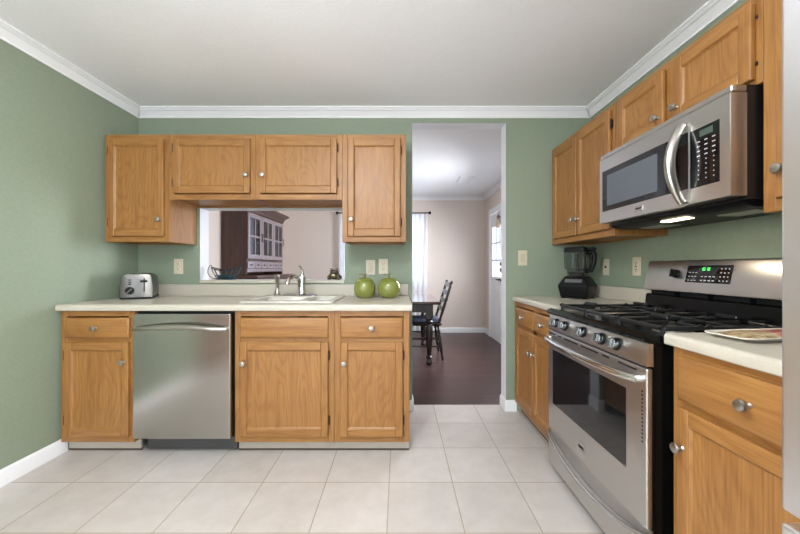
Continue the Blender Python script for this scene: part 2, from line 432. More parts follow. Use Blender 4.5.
# white glazed entry door in the dining room's right wall
X0 = XR-.012
mb = MB()
dy0, dy1 = 4.62, 5.455
gx = (4.76, 5.33, 1.0, 1.79)
xs = (X0, X0+.032)
for y0, y1, z0, z1 in ((dy0, gx[0], .01, 2.0), (gx[1], dy1, .01, 2.0), (gx[0], gx[1], gx[3], 2.0), (gx[0], gx[1], .01, gx[2])):
    mb.box(xs[0], xs[1], y0, y1, z0, z1)
for z in (1.26, 1.53): mb.box(X0+.004, X0+.026, gx[0], gx[1], z-.01, z+.01)
for k in (1, 2): y = gx[0]+(gx[1]-gx[0])*k/3; mb.box(X0+.004, X0+.026, y-.01, y+.01, gx[2], gx[3])
for y0, y1 in ((gx[0], 5.015), (5.075, gx[1])):
    mb.box(X0-.006, X0, y0, y1, .22, .88, .005); mb.box(X0-.010, X0-.005, y0+.04, y1-.04, .26, .84, .004)
t = .018
for y0, y1, z0, z1 in ((gx[0]-.03, gx[0], gx[2]-.03, gx[3]+.03), (gx[1], gx[1]+.03, gx[2]-.03, gx[3]+.03), (gx[0], gx[1], gx[2]-.03, gx[2]), (gx[0], gx[1], gx[3], gx[3]+.03)):
    mb.box(X0-.01, X0, y0, y1, z0, z1, .003)
door1 = struct('door_1', mb, M['white'])
B(X0+.015, X0+.019, gx[0], gx[1], gx[2], gx[3]).build('door_glass', M['glass'], door1)
h = MB(); h.lathe([(.03, 0), (.03, .006), (.012, .012), (.012, .045), (.0, .047)], (X0, 4.90, .965), (-1, 0, 0))
h.tube([(X0-.04, 4.90, .965), (X0-.045, 4.92, .967), (X0-.045, 5.0, .963)], .009)
h.build('door_handle', M['blackmat'], door1)
for z in (1.11, 1.20):
    MB().lathe([(.03, 0), (.03, .012), (.022, .018), (.0, .019)], (X0, 4.87, z), (-1, 0, 0)).build('deadbolt', M['blackmat'], door1)
mb = MB()
mb.box(XR-.022, XR, 5.462, 5.545, 0, 2.105, .006); mb.box(XR-.022, XR, 4.53, 4.613, 0, 2.105, .006); mb.box(XR-.022, XR, 4.613, 5.462, 2.008, 2.105, .006)
struct('trim_8', mb, M['white'])

# ------------------------------------------------------------------ cabinets
KNOB = [(.0085, 0), (.0085, .002), (.0055, .006), (.0055, .014), (.009, .018), (.0155, .021), (.0165, .025), (.0145, .029), (.008, .0315), (0, .032)]
def knob(x, y, z, parent): return MB().lathe(KNOB, (x, y, z), (0, -1, 0), 20).build('knob', M['nickel'], parent)
def hinge(x, y, z, parent):
    mb = MB(); mb.cyl((x, y-.012, z-.024), (x, y-.012, z+.024), .0045, n=10); mb.box(x-.006, x+.006, y-.010, y-.0005, z-.022, z+.022, .001)
    mb.ball((x, y-.012, z+.026), .005, n=8); mb.ball((x, y-.012, z-.026), .005, n=8)
    return mb.build('hinge', M['hinge'], parent)
def door_mesh(x0, x1, yf, z0, z1, st=.043, rl=.05):
    # frame-and-panel door, outer face at yf-.02
    mb = MB(); f = yf-.0205; b = yf-.0008
    mb.box(x0, x0+st, f, b, z0, z1, .005, 3); mb.box(x1-st, x1, f, b, z0, z1, .005, 3)
    mb.box(x0+st, x1-st, f, b, z0, z0+rl, .005, 3, mi=1); mb.box(x0+st, x1-st, f, b, z1-rl, z1, .005, 3, mi=1)
    # inner sticking: sloped lip then flat panel
    for q in (0, 1):
        a = [(x0+st-.001, f+.004, z0+rl-.001), (x1-st+.001, f+.004, z0+rl-.001), (x1-st+.001, f+.004, z1-rl+.001), (x0+st-.001, f+.004, z1-rl+.001)]
    i = .007
    c = [(x0+st+i, f+.011, z0+rl+i), (x1-st-i, f+.011, z0+rl+i), (x1-st-i, f+.011, z1-rl-i), (x0+st+i, f+.011, z1-rl-i)]
    mb.loops([a, c], False, True, mi=2)
    return mb
def drawer_mesh(x0, x1, yf, z0, z1):
    mb = MB(); f = yf-.0205; b = yf-.0008
    g = .013
    o = [(x0, z0), (x1, z0), (x1, z1), (x0, z1)]
    ins = lambda k: [(x0+k, z0+k), (x1-k, z0+k), (x1-k, z1-k), (x0+k, z1-k)]
    mb.loops([[(x, b, z) for x, z in o], [(x, f+.008, z) for x, z in o], [(x, f+.003, z) for x, z in ins(.004)], [(x, f, z) for x, z in ins(g)]], True, True)
    return mb
OAK_SIDE = [wood('oak_side_panel', srgb(170, 123, 67), srgb(148, 101, 50), srgb(116, 73, 34), 2, .22, coat=.7), M['oak_h']]
OAK = [M['oak_v'], M['oak_h'], M['oak_panel']]
def cabinet(name, label, loc, rz, W, D, z0, z1, doors, drawers, group, base=False, frame=.038, toe=.05, mid=None, bottom_recess=True, midstile=True, exposed=True):
    t = thing(name, label, 'cabinet', loc, rz, group)
    y = -D
    # carcass: sides, back, top, bottom
    c = MB(); e = .0006
    zb = z0
    c.box(e, .016, y+.019, -.002, zb, z1); c.box(W-.016, W-e, y+.019, -.002, zb, z1)
    c.box(.016, W-.016, -.012, -.002, zb, z1, mi=1)
    if not base: c.box(.016, W-.016, y+.019, -.012, z1-.016, z1, mi=1)
    c.box(.016, W-.016, y+.019, -.012, zb+(.012 if not base else 0), zb+.028, mi=1)
    c.build('carcass', OAK_SIDE, t)
    # face frame
    f = MB(); s = frame
    f.box(e, s, y, y+.019, z0, z1, .0015, 1); f.box(W-s, W-e, y, y+.019, z0, z1, .0015, 1)
    f.box(s, W-s, y, y+.019, z1-s*.9, z1, .0012, 1, mi=1); f.box(s, W-s, y, y+.019, z0, z0+s, .0012, 1, mi=1)
    if drawers: f.box(s, W-s, y, y+.019, .672, .732, .0012, 1, mi=1)
    if len(doors) > 1 and midstile:
        c0 = (doors[0][1]+doors[1][0])/2; f.box(c0-.03, c0+.03, y, y+.019, z0+s, (z1-s*.9), .0012, 1)
    f.build('face_frame', OAK, t)
    if base:
        k = MB(); k.box(e, W-e, y+toe, y+toe+.012, .012, z0-.0005); k.box(e, W-e, y+toe-.001, y+toe+.012, .001, .012, mi=1); k.build('toe_kick', [M['toetile'], M['toeshade']], t)
    for (x0, x1, a, b, side, kz) in doors:
        d = door_mesh(x0, x1, y, a, b).build('door', OAK, t)
        kx = x1-.024 if side == 'R' else x0+.024
        knob(kx, y-.0205, kz, d)
        hx = x0-.004 if side == 'R' else x1+.004
        hh = min(.10, (b-a)*.2)
        if exposed:
            for z in (a+hh, b-hh*.8): hinge(hx, y, z, d)
        else:
            for z in (a+hh, b-hh): MB().box(hx-.0035, hx+.0035, y-.006, y-.0006, z-.006, z+.006, .001).build('hinge', M['hinge'], d)
    for (x0, x1, a, b, kn) in drawers:
        d = drawer_mesh(x0, x1, y, a, b).build('drawer', [M['oak_h']], t)
        if kn: knob((x0+x1)/2, y-.0205, (a+b)/2, d)
    return t

UZ0, UZ1 = 1.324, 2.077
UX = -2.065
U = 'oak wall cabinets'
cabinet('wall_cabinet', 'tall oak wall cabinet in the left corner above the toaster', (UX, YF, 0), 0, .452, .315, UZ0, UZ1, [(.034, .422, UZ0+.038, UZ1-.035, 'R', 1.477)], [], U)
cabinet('wall_cabinet', 'short oak wall cabinet over the pass-through, the one next to the left corner cabinet', (UX+.452, YF, 0), 0, .607, .315, 1.620, UZ1, [(.035, .573, 1.662, UZ1-.035, 'R', 1.785)], [], U)
cabinet('wall_cabinet', 'short oak wall cabinet over the pass-through, right above the sink faucet', (UX+1.059, YF, 0), 0, .607, .315, 1.620, UZ1, [(.034, .572, 1.662, UZ1-.035, 'L', 1.785)], [], U)
cabinet('wall_cabinet', 'tall oak wall cabinet above the two green apple canisters', (UX+1.666, YF, 0), 0, .449, .315, UZ0, UZ1, [(.042, .410, UZ0+.038, UZ1-.035, 'L', 1.477)], [], U)
RZ = -PI/2
cabinet('wall_cabinet', 'tall two-door oak wall cabinet on the right wall above the black blender', (XR, YF-.001, 0), RZ, .762, .305, UZ0, UZ1,
        [(.055, .385, UZ0+.04, UZ1-.035, 'R', 1.47), (.399, .745, UZ0+.04, UZ1-.035, 'L', 1.47)], [], U, midstile=True)
cabinet('wall_cabinet', 'short two-door oak wall cabinet directly over the microwave', (XR, YF-.764, 0), RZ, .762, .305, 1.765, UZ1,
        [(.055, .365, 1.783, UZ1-.03, 'R', 1.835), (.42, .742, 1.783, UZ1-.03, 'L', 1.835)], [], U, exposed=False)
cabinet('wall_cabinet', 'oak wall cabinet beside the refrigerator, just right of the microwave', (XR, YF-1.527, 0), RZ, .49, .305, UZ0, UZ1,
        [(.052, .455, UZ0+.04, UZ1-.035, 'L', 1.452)], [], U)

BZ0, BZ1 = .076, .879
G = 'oak base cabinets'
DZ = (.716, .838); PZ = (.116, .690)
cabinet('base_cabinet', 'oak base cabinet left of the dishwasher, below the toaster', (UX, YF, 0), 0, .452, .617, BZ0, BZ1,
        [(.035, .425, *PZ, 'R', .572)], [(.037, .427, *DZ, True)], G, True)
cabinet('base_cabinet', 'oak sink base cabinet with a wide knobless false drawer front', (-1.002, YF, 0), 0, .607, .617, BZ0, BZ1,
        [(.038, .572, *PZ, 'L', .565)], [(.038, .572, *DZ, False)], G, True)
cabinet('base_cabinet', 'oak base cabinet at the doorway end of the counter, below the green canisters', (-.395, YF, 0), 0, .459, .617, BZ0, BZ1,
        [(.040, .418, *PZ, 'L', .565)], [(.040, .418, *DZ, True)], G, True)
cabinet('base_cabinet', 'oak base cabinet with two drawers and two doors, far side of the gas range', (XR, YF-.001, 0), RZ, .744, .60, BZ0, BZ1,
        [(.06, .390, *PZ, 'R', .555), (.396, .722, *PZ, 'L', .555)], [(.06, .390, *DZ, True), (.396, .722, *DZ, True)], G, True)
cabinet('base_cabinet', 'oak base cabinet between the gas range and the refrigerator', (XR, YF-1.520, 0), RZ, .511, .60, BZ0, BZ1,
        [(.035, .485, *PZ, 'L', .565)], [(.035, .485, .712, .857, True)], G, True)

# ------------------------------------------------------------------ worktops
CT = .92
def nose(y0, y1, z0, z1, r=.014):
    # section in (y,z): rounded front edge at y0
    p = [(y1, z0), (y1, z1)]
    for i in range(6): a = PI/2*i/5; p.append((y0+r-r*math.sin(a), z1-r+r*math.cos(a)))
    for i in range(4): a = PI/2*i/3; p.append((y0+.006-.006*math.cos(a), z0+.006-.006*math.sin(a)))
    return p
CZ0 = .8805
ctop = MB()
cx0, cx1, cy0, cy1 = XL+.012, .078, 1.985, YF-.002
sx0, sx1, sy0, sy1 = -.975, -.445, 2.105, 2.52
ctop.prism(nose(cy0, sy0, CZ0, CT), 0, cx0, cx1)
ctop.box(cx0, sx0, sy0, cy1, CZ0, CT); ctop.box(sx1, cx1, sy0, cy1, CZ0, CT); ctop.box(sx0, sx1, sy1, cy1, CZ0, CT)
ct = ctop.build('countertop', M['cream']); tag(ct, 'long cream countertop on the left run, holding the sink', 'countertop')
B(cx0, cx1-.006, YF-.022, YF-.002, CT, 1.010, .004).build('backsplash', M['cream'], ct)
def rcounter(y_far, y_near, label):
    t = thing('countertop', label, 'countertop', (XR, y_far, 0), RZ, 'right wall countertops'); L = y_far-y_near
    MB().prism(nose(-.622, -.002, CZ0, CT), 0, .0005, L).build('slab', M['cream'], t)
    B(.0005, L, -.022, -.002, CT, 1.010, .004).build('backsplash', M['cream'], t)
    return t
rcounter(YF-.002, YF-.747, 'cream countertop in the right corner under the black blender')
rcounter(YF-1.508, YF-2.031, 'cream countertop between range and refrigerator, holding the platter')

# ------------------------------------------------------------------ dishwasher
dw = thing('dishwasher', 'stainless steel dishwasher with arched bar handle below the counter', 'dishwasher', (-1.608, YF, 0))
W = .603
B(.002, W-.002, -.60, -.01, .10, .874).build('cabinet_body', M['gap'], dw)
B(.008, W-.008, -.652, -.601, .112, .864, .006).build('door', mat('smooth_steel', (.44, .42, .40, 1), .2, 1), dw)
mb = MB(); pts = []
for i in range(25):
    u = i/24; x = .022+u*(W-.044-.006); arch = math.sin(PI*u)
    pts.append((x, -.652-.010-.034*min(1, arch*2.2)**.7, .774+.020*arch))
mb.tube(pts, [.012+.004*math.sin(PI*i/24) for i in range(25)], 12, flat=1.0)
mb.cyl((.024, -.640, .778), (.024, -.664, .778), .011); mb.cyl((W-.028, -.640, .778), (W-.028, -.664, .778), .011)
mb.build('handle', M['nickel'], dw)
B(.04, W-.002, -.575, -.56, .012, .098, .002).build('kick_plate', mat('dark_steel', (.10, .10, .10, 1), .4, .6), dw)
for x in (.06, W-.06): MB().cyl((x, -.53, 0.0005), (x, -.53, .10), .012).build('foot', M['blackmat'], dw)

# ------------------------------------------------------------------ sink, faucet, sprayer
sk = thing('kitchen_sink', 'white drop-in kitchen sink set in the cream countertop', 'sink', (-.712, 2.315, CT))
mb = MB(); ox0, ox1, oy0, oy1 = -.295, .295, -.24, .25
def bowl(x0, x1, y0, y1, ax0, ax1, ay0, ay1):
    k = 5
    out = rrect(ax0, ax1, ay0, ay1, .012, .012, k)
    mb.loops([out, rrect(x0-.008, x1+.008, y0-.008, y1+.008, .012, .045, k), rrect(x0, x1, y0, y1, .004, .042, k), rrect(x0+.012, x1-.012, y0+.012, y1-.012, -.14, .05, k), rrect(x0+.04, x1-.04, y0+.04, y1-.04, -.158, .03, k)], False, True)
bowl(-.255, .06, -.195, .135, ox0, .0775, oy0, oy1)
bowl(.095, .255, -.195, .135, .0775, ox1, oy0, oy1)
mb.loops([rrect(ox0-.006, ox1+.006, oy0-.006, oy1+.006, .0008, .03), rrect(ox0-.004, ox1+.004, oy0-.004, oy1+.004, .009, .03), rrect(ox0+.004, ox1-.004, oy0+.004, oy1-.004, .0125, .026)])
mb.build('basin', M['whitesink'], sk, recalc=True)
for x in (-.0975, .175): MB().lathe([(.04, 0), (.04, .003), (.03, .004), (0, .001)], (x, -.03, -.1575), n=24).build('drain', M['chrome'], sk)

fx, fy, fz = -.742, 2.49, CT+.0135
fa = thing('faucet', 'chrome single lever kitchen faucet behind the sink', 'faucet', (fx, fy, fz))
mb = MB(); mb.loops([rrect(-.128, .128, -.026, .026, 0, .024), rrect(-.128, .128, -.026, .026, .006, .024), rrect(-.118, .118, -.018, .018, .011, .017)], True, True); mb.build('base_plate', M['chrome'], fa)
MB().lathe([(.030, .011), (.028, .03), (.024, .08), (.026, .12), (.027, .145), (.020, .16), (0, .165)], (.012, 0, 0)).build('body', M['chrome'], fa)
pts = [(.0, -.005, .05), (-.004, -.012, .10), (-.012, -.03, .135), (-.025, -.065, .148), (-.04, -.10, .142), (-.05, -.125, .122), (-.054, -.135, .10), (-.055, -.137, .088)]
MB().tube(pts, [.017, .017, .016, .015, .014, .0145, .016, .017], 16).build('spout', M['chrome'], fa)
MB().tube([(.012, 0, .155), (.016, -.004, .178), (.010, -.012, .20), (-.002, -.022, .222)], [.014, .011, .009, .010], 12).build('lever', M['chrome'], fa)
spr = thing('side_sprayer', 'pull-out side sprayer standing left of the faucet on the sink rim', 'sprayer', (-.918, 2.49, CT+.0135))
MB().lathe([(.028, 0), (.028, .004), (.020, .012), (.014, .045), (.012, .055), (0, .057)]).build('sprayer_base', M['nickel'], spr)
MB().tube([(0, 0, .055), (0, 0, .09), (.002, -.006, .12), (.004, -.018, .148), (.004, -.026, .158)], [.011, .014, .017, .018, .013], 14, mi=0).build('spray_head', M['nickel'], spr)

# ------------------------------------------------------------------ toaster
to = thing('toaster', 'chrome two-slot toaster with black knob in the left counter corner', 'toaster', (-1.912, 2.438, CT+.001), math.radians(29))
# rounded-top section in local x,z ; extends along y
def tsec(w, h, r, k=6):
    p = [(-w, .0), (-w-.004, h*.35), (-w+.006, h-r)]
    for i in range(1, k+1): a = PI/2*i/k; p.append((-w+.006+r-r*math.cos(a), h-r+r*math.sin(a)))
    q = [(-x, z) for x, z in reversed(p)]
    return p+q
mb = MB(); s0 = tsec(.094, .168, .035)
ys = [(-.125, .93), (-.122, .985), (-.112, 1.0), (.112, 1.0), (.122, .985), (.125, .93)]
mb.loops([[(x*k, y, .012+(z)*(1-(1-k)*.5)) for x, z in s0] for y, k in ys], True, True)
mb.build('shell', mat('toaster_steel', (.17, .16, .145, 1), .3, 1), to)
B(-.096, .096, -.124, .124, 0, .022, .006).build('base', M['blackmat'], to)
for x in (-.035, .035): B(x-.014, x+.014, -.085, .095, .1795, .1815).build('bread_slot', M['gap'], to)
mb = MB(); mb.box(.039, .047, -.1275, -.124, .05, .145, .002); mb.build('lever_track', M['gap'], to)
B(.022, .064, -.146, -.126, .118, .132, .004).build('lever', M['blackmat'], to)
kn = MB().lathe([(.026, 0), (.026, .012), (.023, .016), (0, .017)], (-.038, -.126, .06), (0, -1, 0)).build('browning_dial', M['blackmat'], to)
mb = MB(); mb.tube([(-.052, -.144, .045), (-.024, -.144, .075)], .004, 8); mb.build('dial_pointer', M['chrome'], kn)
for z in (.105, .12, .135): B(-.046, -.030, -.1285, -.1245, z-.004, z+.004, .001).build('button', M['blackmat'], to)

# ------------------------------------------------------------------ canisters
ap = noisy('green_glaze', srgb(116, 124, 50), srgb(132, 138, 66), 14, .14, coat=.5)
def canister(x, y, k, label):
    t = thing('apple_canister', label, 'canister', (x, y, CT+.001), .3*k, 'apple canisters')
    def lump(r, h, a):
        f = max(0, 1-h/.05) if h < .05 else 0
        return r*(1+.03*f*math.cos(5*a)), h
    R = .079 if k == 0 else .084
    pr = [(0, .006), (.025, .004), (.045, .0), (.058, .006), (R*.92, .030), (R, .062), (R*.985, .085), (R*.91, .106), (R*.78, .1225)]
    MB().lathe(pr, n=40, lump=lump).build('jar', ap, t)
    lid = MB().lathe([(R*.78, .1230), (R*.81, .1255), (R*.70, .135), (R*.45, .1455), (R*.2, .149), (0, .146)], n=40).build('lid', ap, t)
    MB().tube([(0, 0, .146), (.002, 0, .16), (.006, .002, .178)], [.008, .006, .008], 10).build('stem', noisy('olive_glaze', srgb(96, 92, 36), srgb(116, 112, 50), 20, .25), lid)
    lf = MB(); n = 8
    up, dn = [], []
    for i in range(n+1):
        u = i/n; wd = .013*math.sin(PI*u)**.8+.0005; xx = -.004-.042*u; zz = .158+.016*math.sin(PI*u*.8)
        up.append((xx, -wd, zz)); dn.append((xx, wd, zz))
    lf.loops([[(p[0], p[1], p[2]+.003) for p in up]+[(p[0], p[1], p[2]+.003) for p in reversed(dn)], [(p[0], p[1], p[2]-.002) for p in up]+[(p[0], p[1], p[2]-.002) for p in reversed(dn)]], True, True)
    lf.build('leaf', ap, lid)
canister(-.252, 2.43, 0, 'smaller green apple-shaped canister, the one nearer the sink')
canister(-.073, 2.43, 1, 'larger green apple-shaped canister at the end of the counter')

# ------------------------------------------------------------------ frog figurine and wire basket on the ledge
LZ = 1.0455
fg = thing('frog_figurine', 'small dark frog figurine with open mouth on the pass-through ledge', 'figurine', (-.523, 2.675, LZ))
frog = noisy('mottled_frog_glaze', srgb(52, 48, 34), srgb(110, 92, 58), 60, .3, coat=.3)
mb = MB(); mb.ball((0, .008, .034), .04, (1.05, .95, .85)); mb.ball((0, -.006, .062), .034, (1.1, .85, .6)); mb.ball((-.004, -.022, .028), .026, (1.1, .7, .55))
for s in (-1, 1):
    mb.ball((s*.04, .008, .02), .022, (.9, 1.25, .9)); mb.ball((s*.038, -.03, .006), .014, (1.1, 1.3, .42)); mb.ball((s*.022, -.012, .082), .0125)
    mb.tube([(s*.028, -.025, .045), (s*.036, -.034, .025), (s*.034, -.038, .006)], [.009, .008, .007], 8)
mb.build('body', frog, fg)
MB().ball((0, -.024, .047), .024, (1.05, .6, .62)).build('mouth', M['gap'], fg)
MB().ball((-.002, -.034, .038), .014, (1.1, .6, .7)).build('tongue', mat('cream_glaze', srgb(205, 190, 140), .3), fg)
for s in (-1, 1): MB().ball((s*.023, -.022, .084), .0062, n=10).build('eye', mat('eye_glaze', srgb(160, 165, 160), .1), fg)

bk = thing('wire_basket', 'dark teal wire basket on the left end of the pass-through ledge', 'basket', (-1.41, 2.69, LZ))
wire = mat('dark_wire', srgb(44, 50, 54), .4, .5); teal = mat('teal_wire', srgb(42, 76, 82), .4, .3)
mb = MB(); N = 28
rim = [(.118*math.cos(2*PI*i/N)*(1+.0*i), .055*math.sin(2*PI*i/N), .088+.012*math.cos(4*PI*i/N)) for i in range(N)]
mb.tube(rim, .0042, 8, True)
base = [(.075*math.cos(2*PI*i/N), .038*math.sin(2*PI*i/N), .0048) for i in range(N)]
mb.tube(base, .0042, 8, True)
mb.build('rim', wire, bk)
mb = MB()
for i in range(0, N, 2):
    a = 2*PI*i/N; r, b = rim[i], base[i]
    m1 = (b[0]*1.12+.004*math.sin(i*2.1), b[1]*1.1, .03); m2 = (r[0]*.9, r[1]*.92, .062)
    mb.tube([b, m1, m2, r], .0026, 6)
for k, z in ((1.14, .034),):
    mb.tube([(.075*k*math.cos(2*PI*i/N), .038*k*math.sin(2*PI*i/N), z) for i in range(N)], .0026, 6, True)
for q in range(-3, 4):
    wy = .036*math.sqrt(max(0, 1-(q*.02/.074)**2)); mb.tube([(q*.02, -wy, .005), (q*.02, wy, .005)], .0022, 6)
mb.build('ribs', teal, bk)
mb = MB()
mb.tube([(-.112, 0, .098), (-.122, 0, .118), (-.134, 0, .112), (-.146, 0, .085), (-.148, 0, .055), (-.135, 0, .028), (-.105, 0, .010), (-.076, 0, .006)], .003, 8)
mb.tube([(.112, 0, .098), (.122, 0, .106), (.130, 0, .100), (.128, 0, .094)], .003, 8)
mb.build('handle', wire, bk)
leaf = mat('teal_glass', srgb(40, 70, 74), .25)
mb = MB()
for i in range(26):
    a = random.random()*6.28; r = random.random()**.5
    mb.ball((.058*r*math.cos(a), .026*r*math.sin(a), .014+.018*random.random()), .009, n=8)
pb = mb.build('glass_pebbles', leaf); tag(pb, 'dark teal pebbles heaped in the wire basket', 'pebbles'); pb['kind'] = 'stuff'; pb.location = (-1.41, 2.69, LZ)

# ------------------------------------------------------------------ outlets and switches (local: face -y)
def plate(x, y, z, rz, kind, label, cat):
    t = thing('light_switch' if kind == 'switch' else 'wall_outlet', label, cat, (x, y, z), rz, 'wall plates')
    mb = MB(); mb.box(-.0365, .0365, -.006, -.0006, -.060, .060, .003, 2); mb.build('cover_plate', M['ivory'], t)
    if kind == 'switch':
        B(-.0168, .0168, -.0105, -.005, -.034, .034, .002).build('rocker', mat('ivory_rocker', srgb(194, 184, 158), .35), t)
    elif kind == 'outlet':
        for s in (-1, 1):
            f = MB().lathe([(.0165, 0), (.0165, .003), (.0155, .004), (0, .004)], (0, -.0055, s*.0195), (0, -1, 0), 24).build('socket', M['ivory'], t)
            q = MB(); q.box(-.0085, -.006, -.0105, -.009, s*.0195-.002, s*.0195+.007); q.box(.006, .0085, -.0105, -.009, s*.0195-.002, s*.0195+.007); q.cyl((0, -.009, s*.0195-.008), (0, -.0105, s*.0195-.008), .0028, n=10); q.build('slots', M['slot'], f)
    elif kind == 'gfci':
        f = B(-.0168, .0168, -.0095, -.005, -.034, .034, .002).build('socket', M['ivory'], t)
        q = MB()
        for s in (-1, 1):
            q.box(-.009, -.0055, -.0108, -.0093, s*.021-.003, s*.021+.008); q.box(.0055, .009, -.0108, -.0093, s*.021-.003, s*.021+.008); q.cyl((0, -.0093, s*.021-.009), (0, -.0108, s*.021-.009), .0032, n=10)
        q.box(-.008, -.001, -.0108, -.0093, -.004, .004); q.box(.001, .008, -.0108, -.0093, -.004, .004)
        q.build('slots', M['slot'], f)
    else:
        MB().lathe([(.009, 0), (.009, .004), (.004, .004), (.004, .009), (0, .009)], (0, -.0055, 0), (0, -1, 0), 16).build('jack', M['slot'], t)
    q = MB()
    for s in (-1, 1): q.lathe([(.0032, 0), (.0028, .0012), (0, .0014)], (0, -.006, s*.048), (0, -1, 0), 10)
    q.build('screws', M['ivory'], t)
plate(-1.757, YF, 1.152, 0, 'outlet', 'ivory outlet on the green wall above the toaster', 'outlet')
plate(-.226, YF, 1.145, 0, 'switch', 'ivory rocker switch above the smaller green canister', 'switch')
plate(-.125, YF, 1.153, 0, 'outlet', 'ivory outlet above the larger green canister', 'outlet')
plate(.985, YF, 1.220, 0, 'switch', 'ivory rocker switch between the doorway and the right wall cabinet', 'switch')
plate(XR, 2.425, 1.147, RZ, 'jack', 'ivory wall plate with one small jack right behind the blender', 'outlet')
plate(XR, 2.112, 1.150, RZ, 'gfci', 'ivory outlet on the right wall between the blender and the range', 'outlet')

# ------------------------------------------------------------------ microwave (right wall frame: x towards the camera, -y into the room)
mw = thing('microwave', 'stainless over-the-range microwave with curved handle mounted above the gas range', 'microwave', (XR, 1.844, 0), RZ)
W = .730; z0, z1 = 1.385, 1.762; yf = -.405
B(.003, W-.003, -.346, -.003, z0-.012, z1, .002).build('case', mat('black_case', (.007, .006, .006, 1), .35, spec=.3), mw)
vx = .572
mb = MB(); mb.box(.001, vx-.0008, yf, -.347, z0, z1-.026, .003, 2); md = mb.build('door', M['steel'], mw)
B(.028, vx-.006, yf-.0015, yf+.004, z0+.062, z1-.095, .0012).build('door_glass', M['glass_black'], md)
B(.070, .415, yf-.0022, yf-.0014, z0+.088, z1-.125).build('window_mesh', mat('window_mesh', (.10, .11, .125, 1), .10), md)
mb = MB(); mb.box(vx+.0008, W-.001, yf, -.347, z0, z1-.026, .003, 2); mp = mb.build('control_panel', M['steel'], mw)
B(vx+.004, W-.038, yf-.0018, yf+.004, z0+.058, z1-.100, .0012).build('touch_pad', M['glass_black'], mp)
B(vx+.045, W-.062, yf-.0026, yf-.0015, z1-.135, z1-.112).build('clock_display', mat('lcd', srgb(74, 86, 78), .3), mp)
q = MB()
for r in range(9):
    for c in range(3):
        x = vx+.040+c*.030; z = z1-.152-r*.0175; ww = .0055 if r < 4 else .0018
        q.box(x-ww, x+ww, yf-.0026, yf-.0016, z-.0018, z+.0018)
q.build('key_print', M['print'], mp)
mb = MB(); mb.box(.001, W-.001, yf+.004, -.347, z1-.024, z1, .006, 3); mb.build('vent_grille', M['steel'], mw)
mb = MB(); pts = []; rr = []
for i in range(21):
    u = i/20; z = z1-.060-u*(.305); b = math.sin(PI*u)
    pts.append((vx-.026-.004*b, yf-.006-.046*b**.8, z)); rr.append(.012+.004*b)
mb.tube(pts, rr, 14, flat=1.25); mb.build('handle', M['nickel'], md)
bd = B(.280, .330, yf-.004, yf-.0005, z0+.020, z0+.046, .001).build('badge', M['chrome'], md)
B(.286, .324, yf-.0046, yf-.0038, z0+.029, z0+.037, .0002).build('badge_lettering', M['blackmat'], bd)
mb = MB(); mb.prism([(-.358, z0-.0125), (-.01, z0-.0125), (-.01, z0-.028), (-.30, z0-.034), (-.346, z0-.024)], 0, .02, W-.02); ub = mb.build('underside', M['blackmat'], mw)
for x in (.10, .52): B(x, x+.15, -.25, -.16, z0-.038, z0-.0315, .002).build('grease_filter', M['nickel'], ub)
B(.335, .465, -.330, -.290, z0-.0375, z0-.031, .001).build('lamp_lens', mat('warm_lamp', (1, .9, .75, 1), .4, emit=(1, .82, .58, 1), es=4), ub)
hl = area('hood_lamp', (XR-.31, 1.844-.40, z0-.041), (0, 0, 0), .05, .14, .5, (1, .83, .62))

# ------------------------------------------------------------------ gas range
rg = thing('gas_range', 'stainless gas range with black cooktop between the right counters', 'range', (XR, 1.883, 0), RZ)
W = .750; yf = -.673
B(.004, W-.004, -.650, -.03, .035, .874, .003).build('body', M['black'], rg)
for x in (.05, W-.05):
    for y in (-.58, -.08): MB().cyl((x, y, .0005), (x, y, .036), .018).build('foot', M['blackmat'], rg)
# oven door
mb = MB(); mb.box(.002, W-.002, yf, -.6505, .237, .792, .006, 3); od = mb.build('oven_door', M['steel'], rg)
B(.056, .645, yf-.0012, yf+.004, .392, .690, .001).build('oven_window', M['glass_black'], od)
for a, b in ((.02, .085), (.115, .15), (.18, .31), (.335, .47), (.50, .545), (.60, .70)): B(a, b, yf-.0008, yf+.005, .772, .779).build('vent_slot', M['gap'], od)
for i in range(14): B(W-.026, W-.019, yf-.0008, yf+.003, .53+i*.0135, .536+i*.0135).build('side_vent_slot', M['gap'], od)
mb = MB(); pts = []; rr = []
for i in range(25):
    u = i/24; b = math.sin(PI*u)
    pts.append((.012+u*(W-.05), yf-.012-.050*b**.55, .748+.004*b)); rr.append(.0155)
mb.tube(pts, rr, 14); mb.cyl((.016, yf+.004, .748), (.016, yf-.02, .748), .013); mb.cyl((W-.042, yf+.004, .748), (W-.042, yf-.02, .748), .013)
mb.build('handle', M['chrome'], od)
bd = B(.318, .372, yf-.004, yf-.0005, .285, .325, .001).build('badge', M['chrome'], od)
B(.324, .366, yf-.0046, yf-.0038, .298, .311, .0002).build('badge_lettering', M['blackmat'], bd)
# warming drawer with arched lip
mb = MB(); n = 24; top = []
for i in range(n+1):
    u = i/n; x = .002+u*(W-.004); top.append((x, .215-.062*math.sin(PI*u)**.8))
poly = [(.002, .040)]+[(W-.002, .040)]+[p for p in reversed(top)]
mb.prism(poly, 1, yf+.002, -.6505)
mb.box(.002, W-.002, yf+.016, -.6507, .10, .2335)
dr = mb.build('storage_drawer', M['steel'], rg)
mb = MB(); mb.tube([(x, yf-.004-.020*math.sin(PI*i/n)**.6, z) for i, (x, z) in enumerate(top)], .0085, 10, flat=.9); mb.build('drawer_lip', M['chrome'], dr)
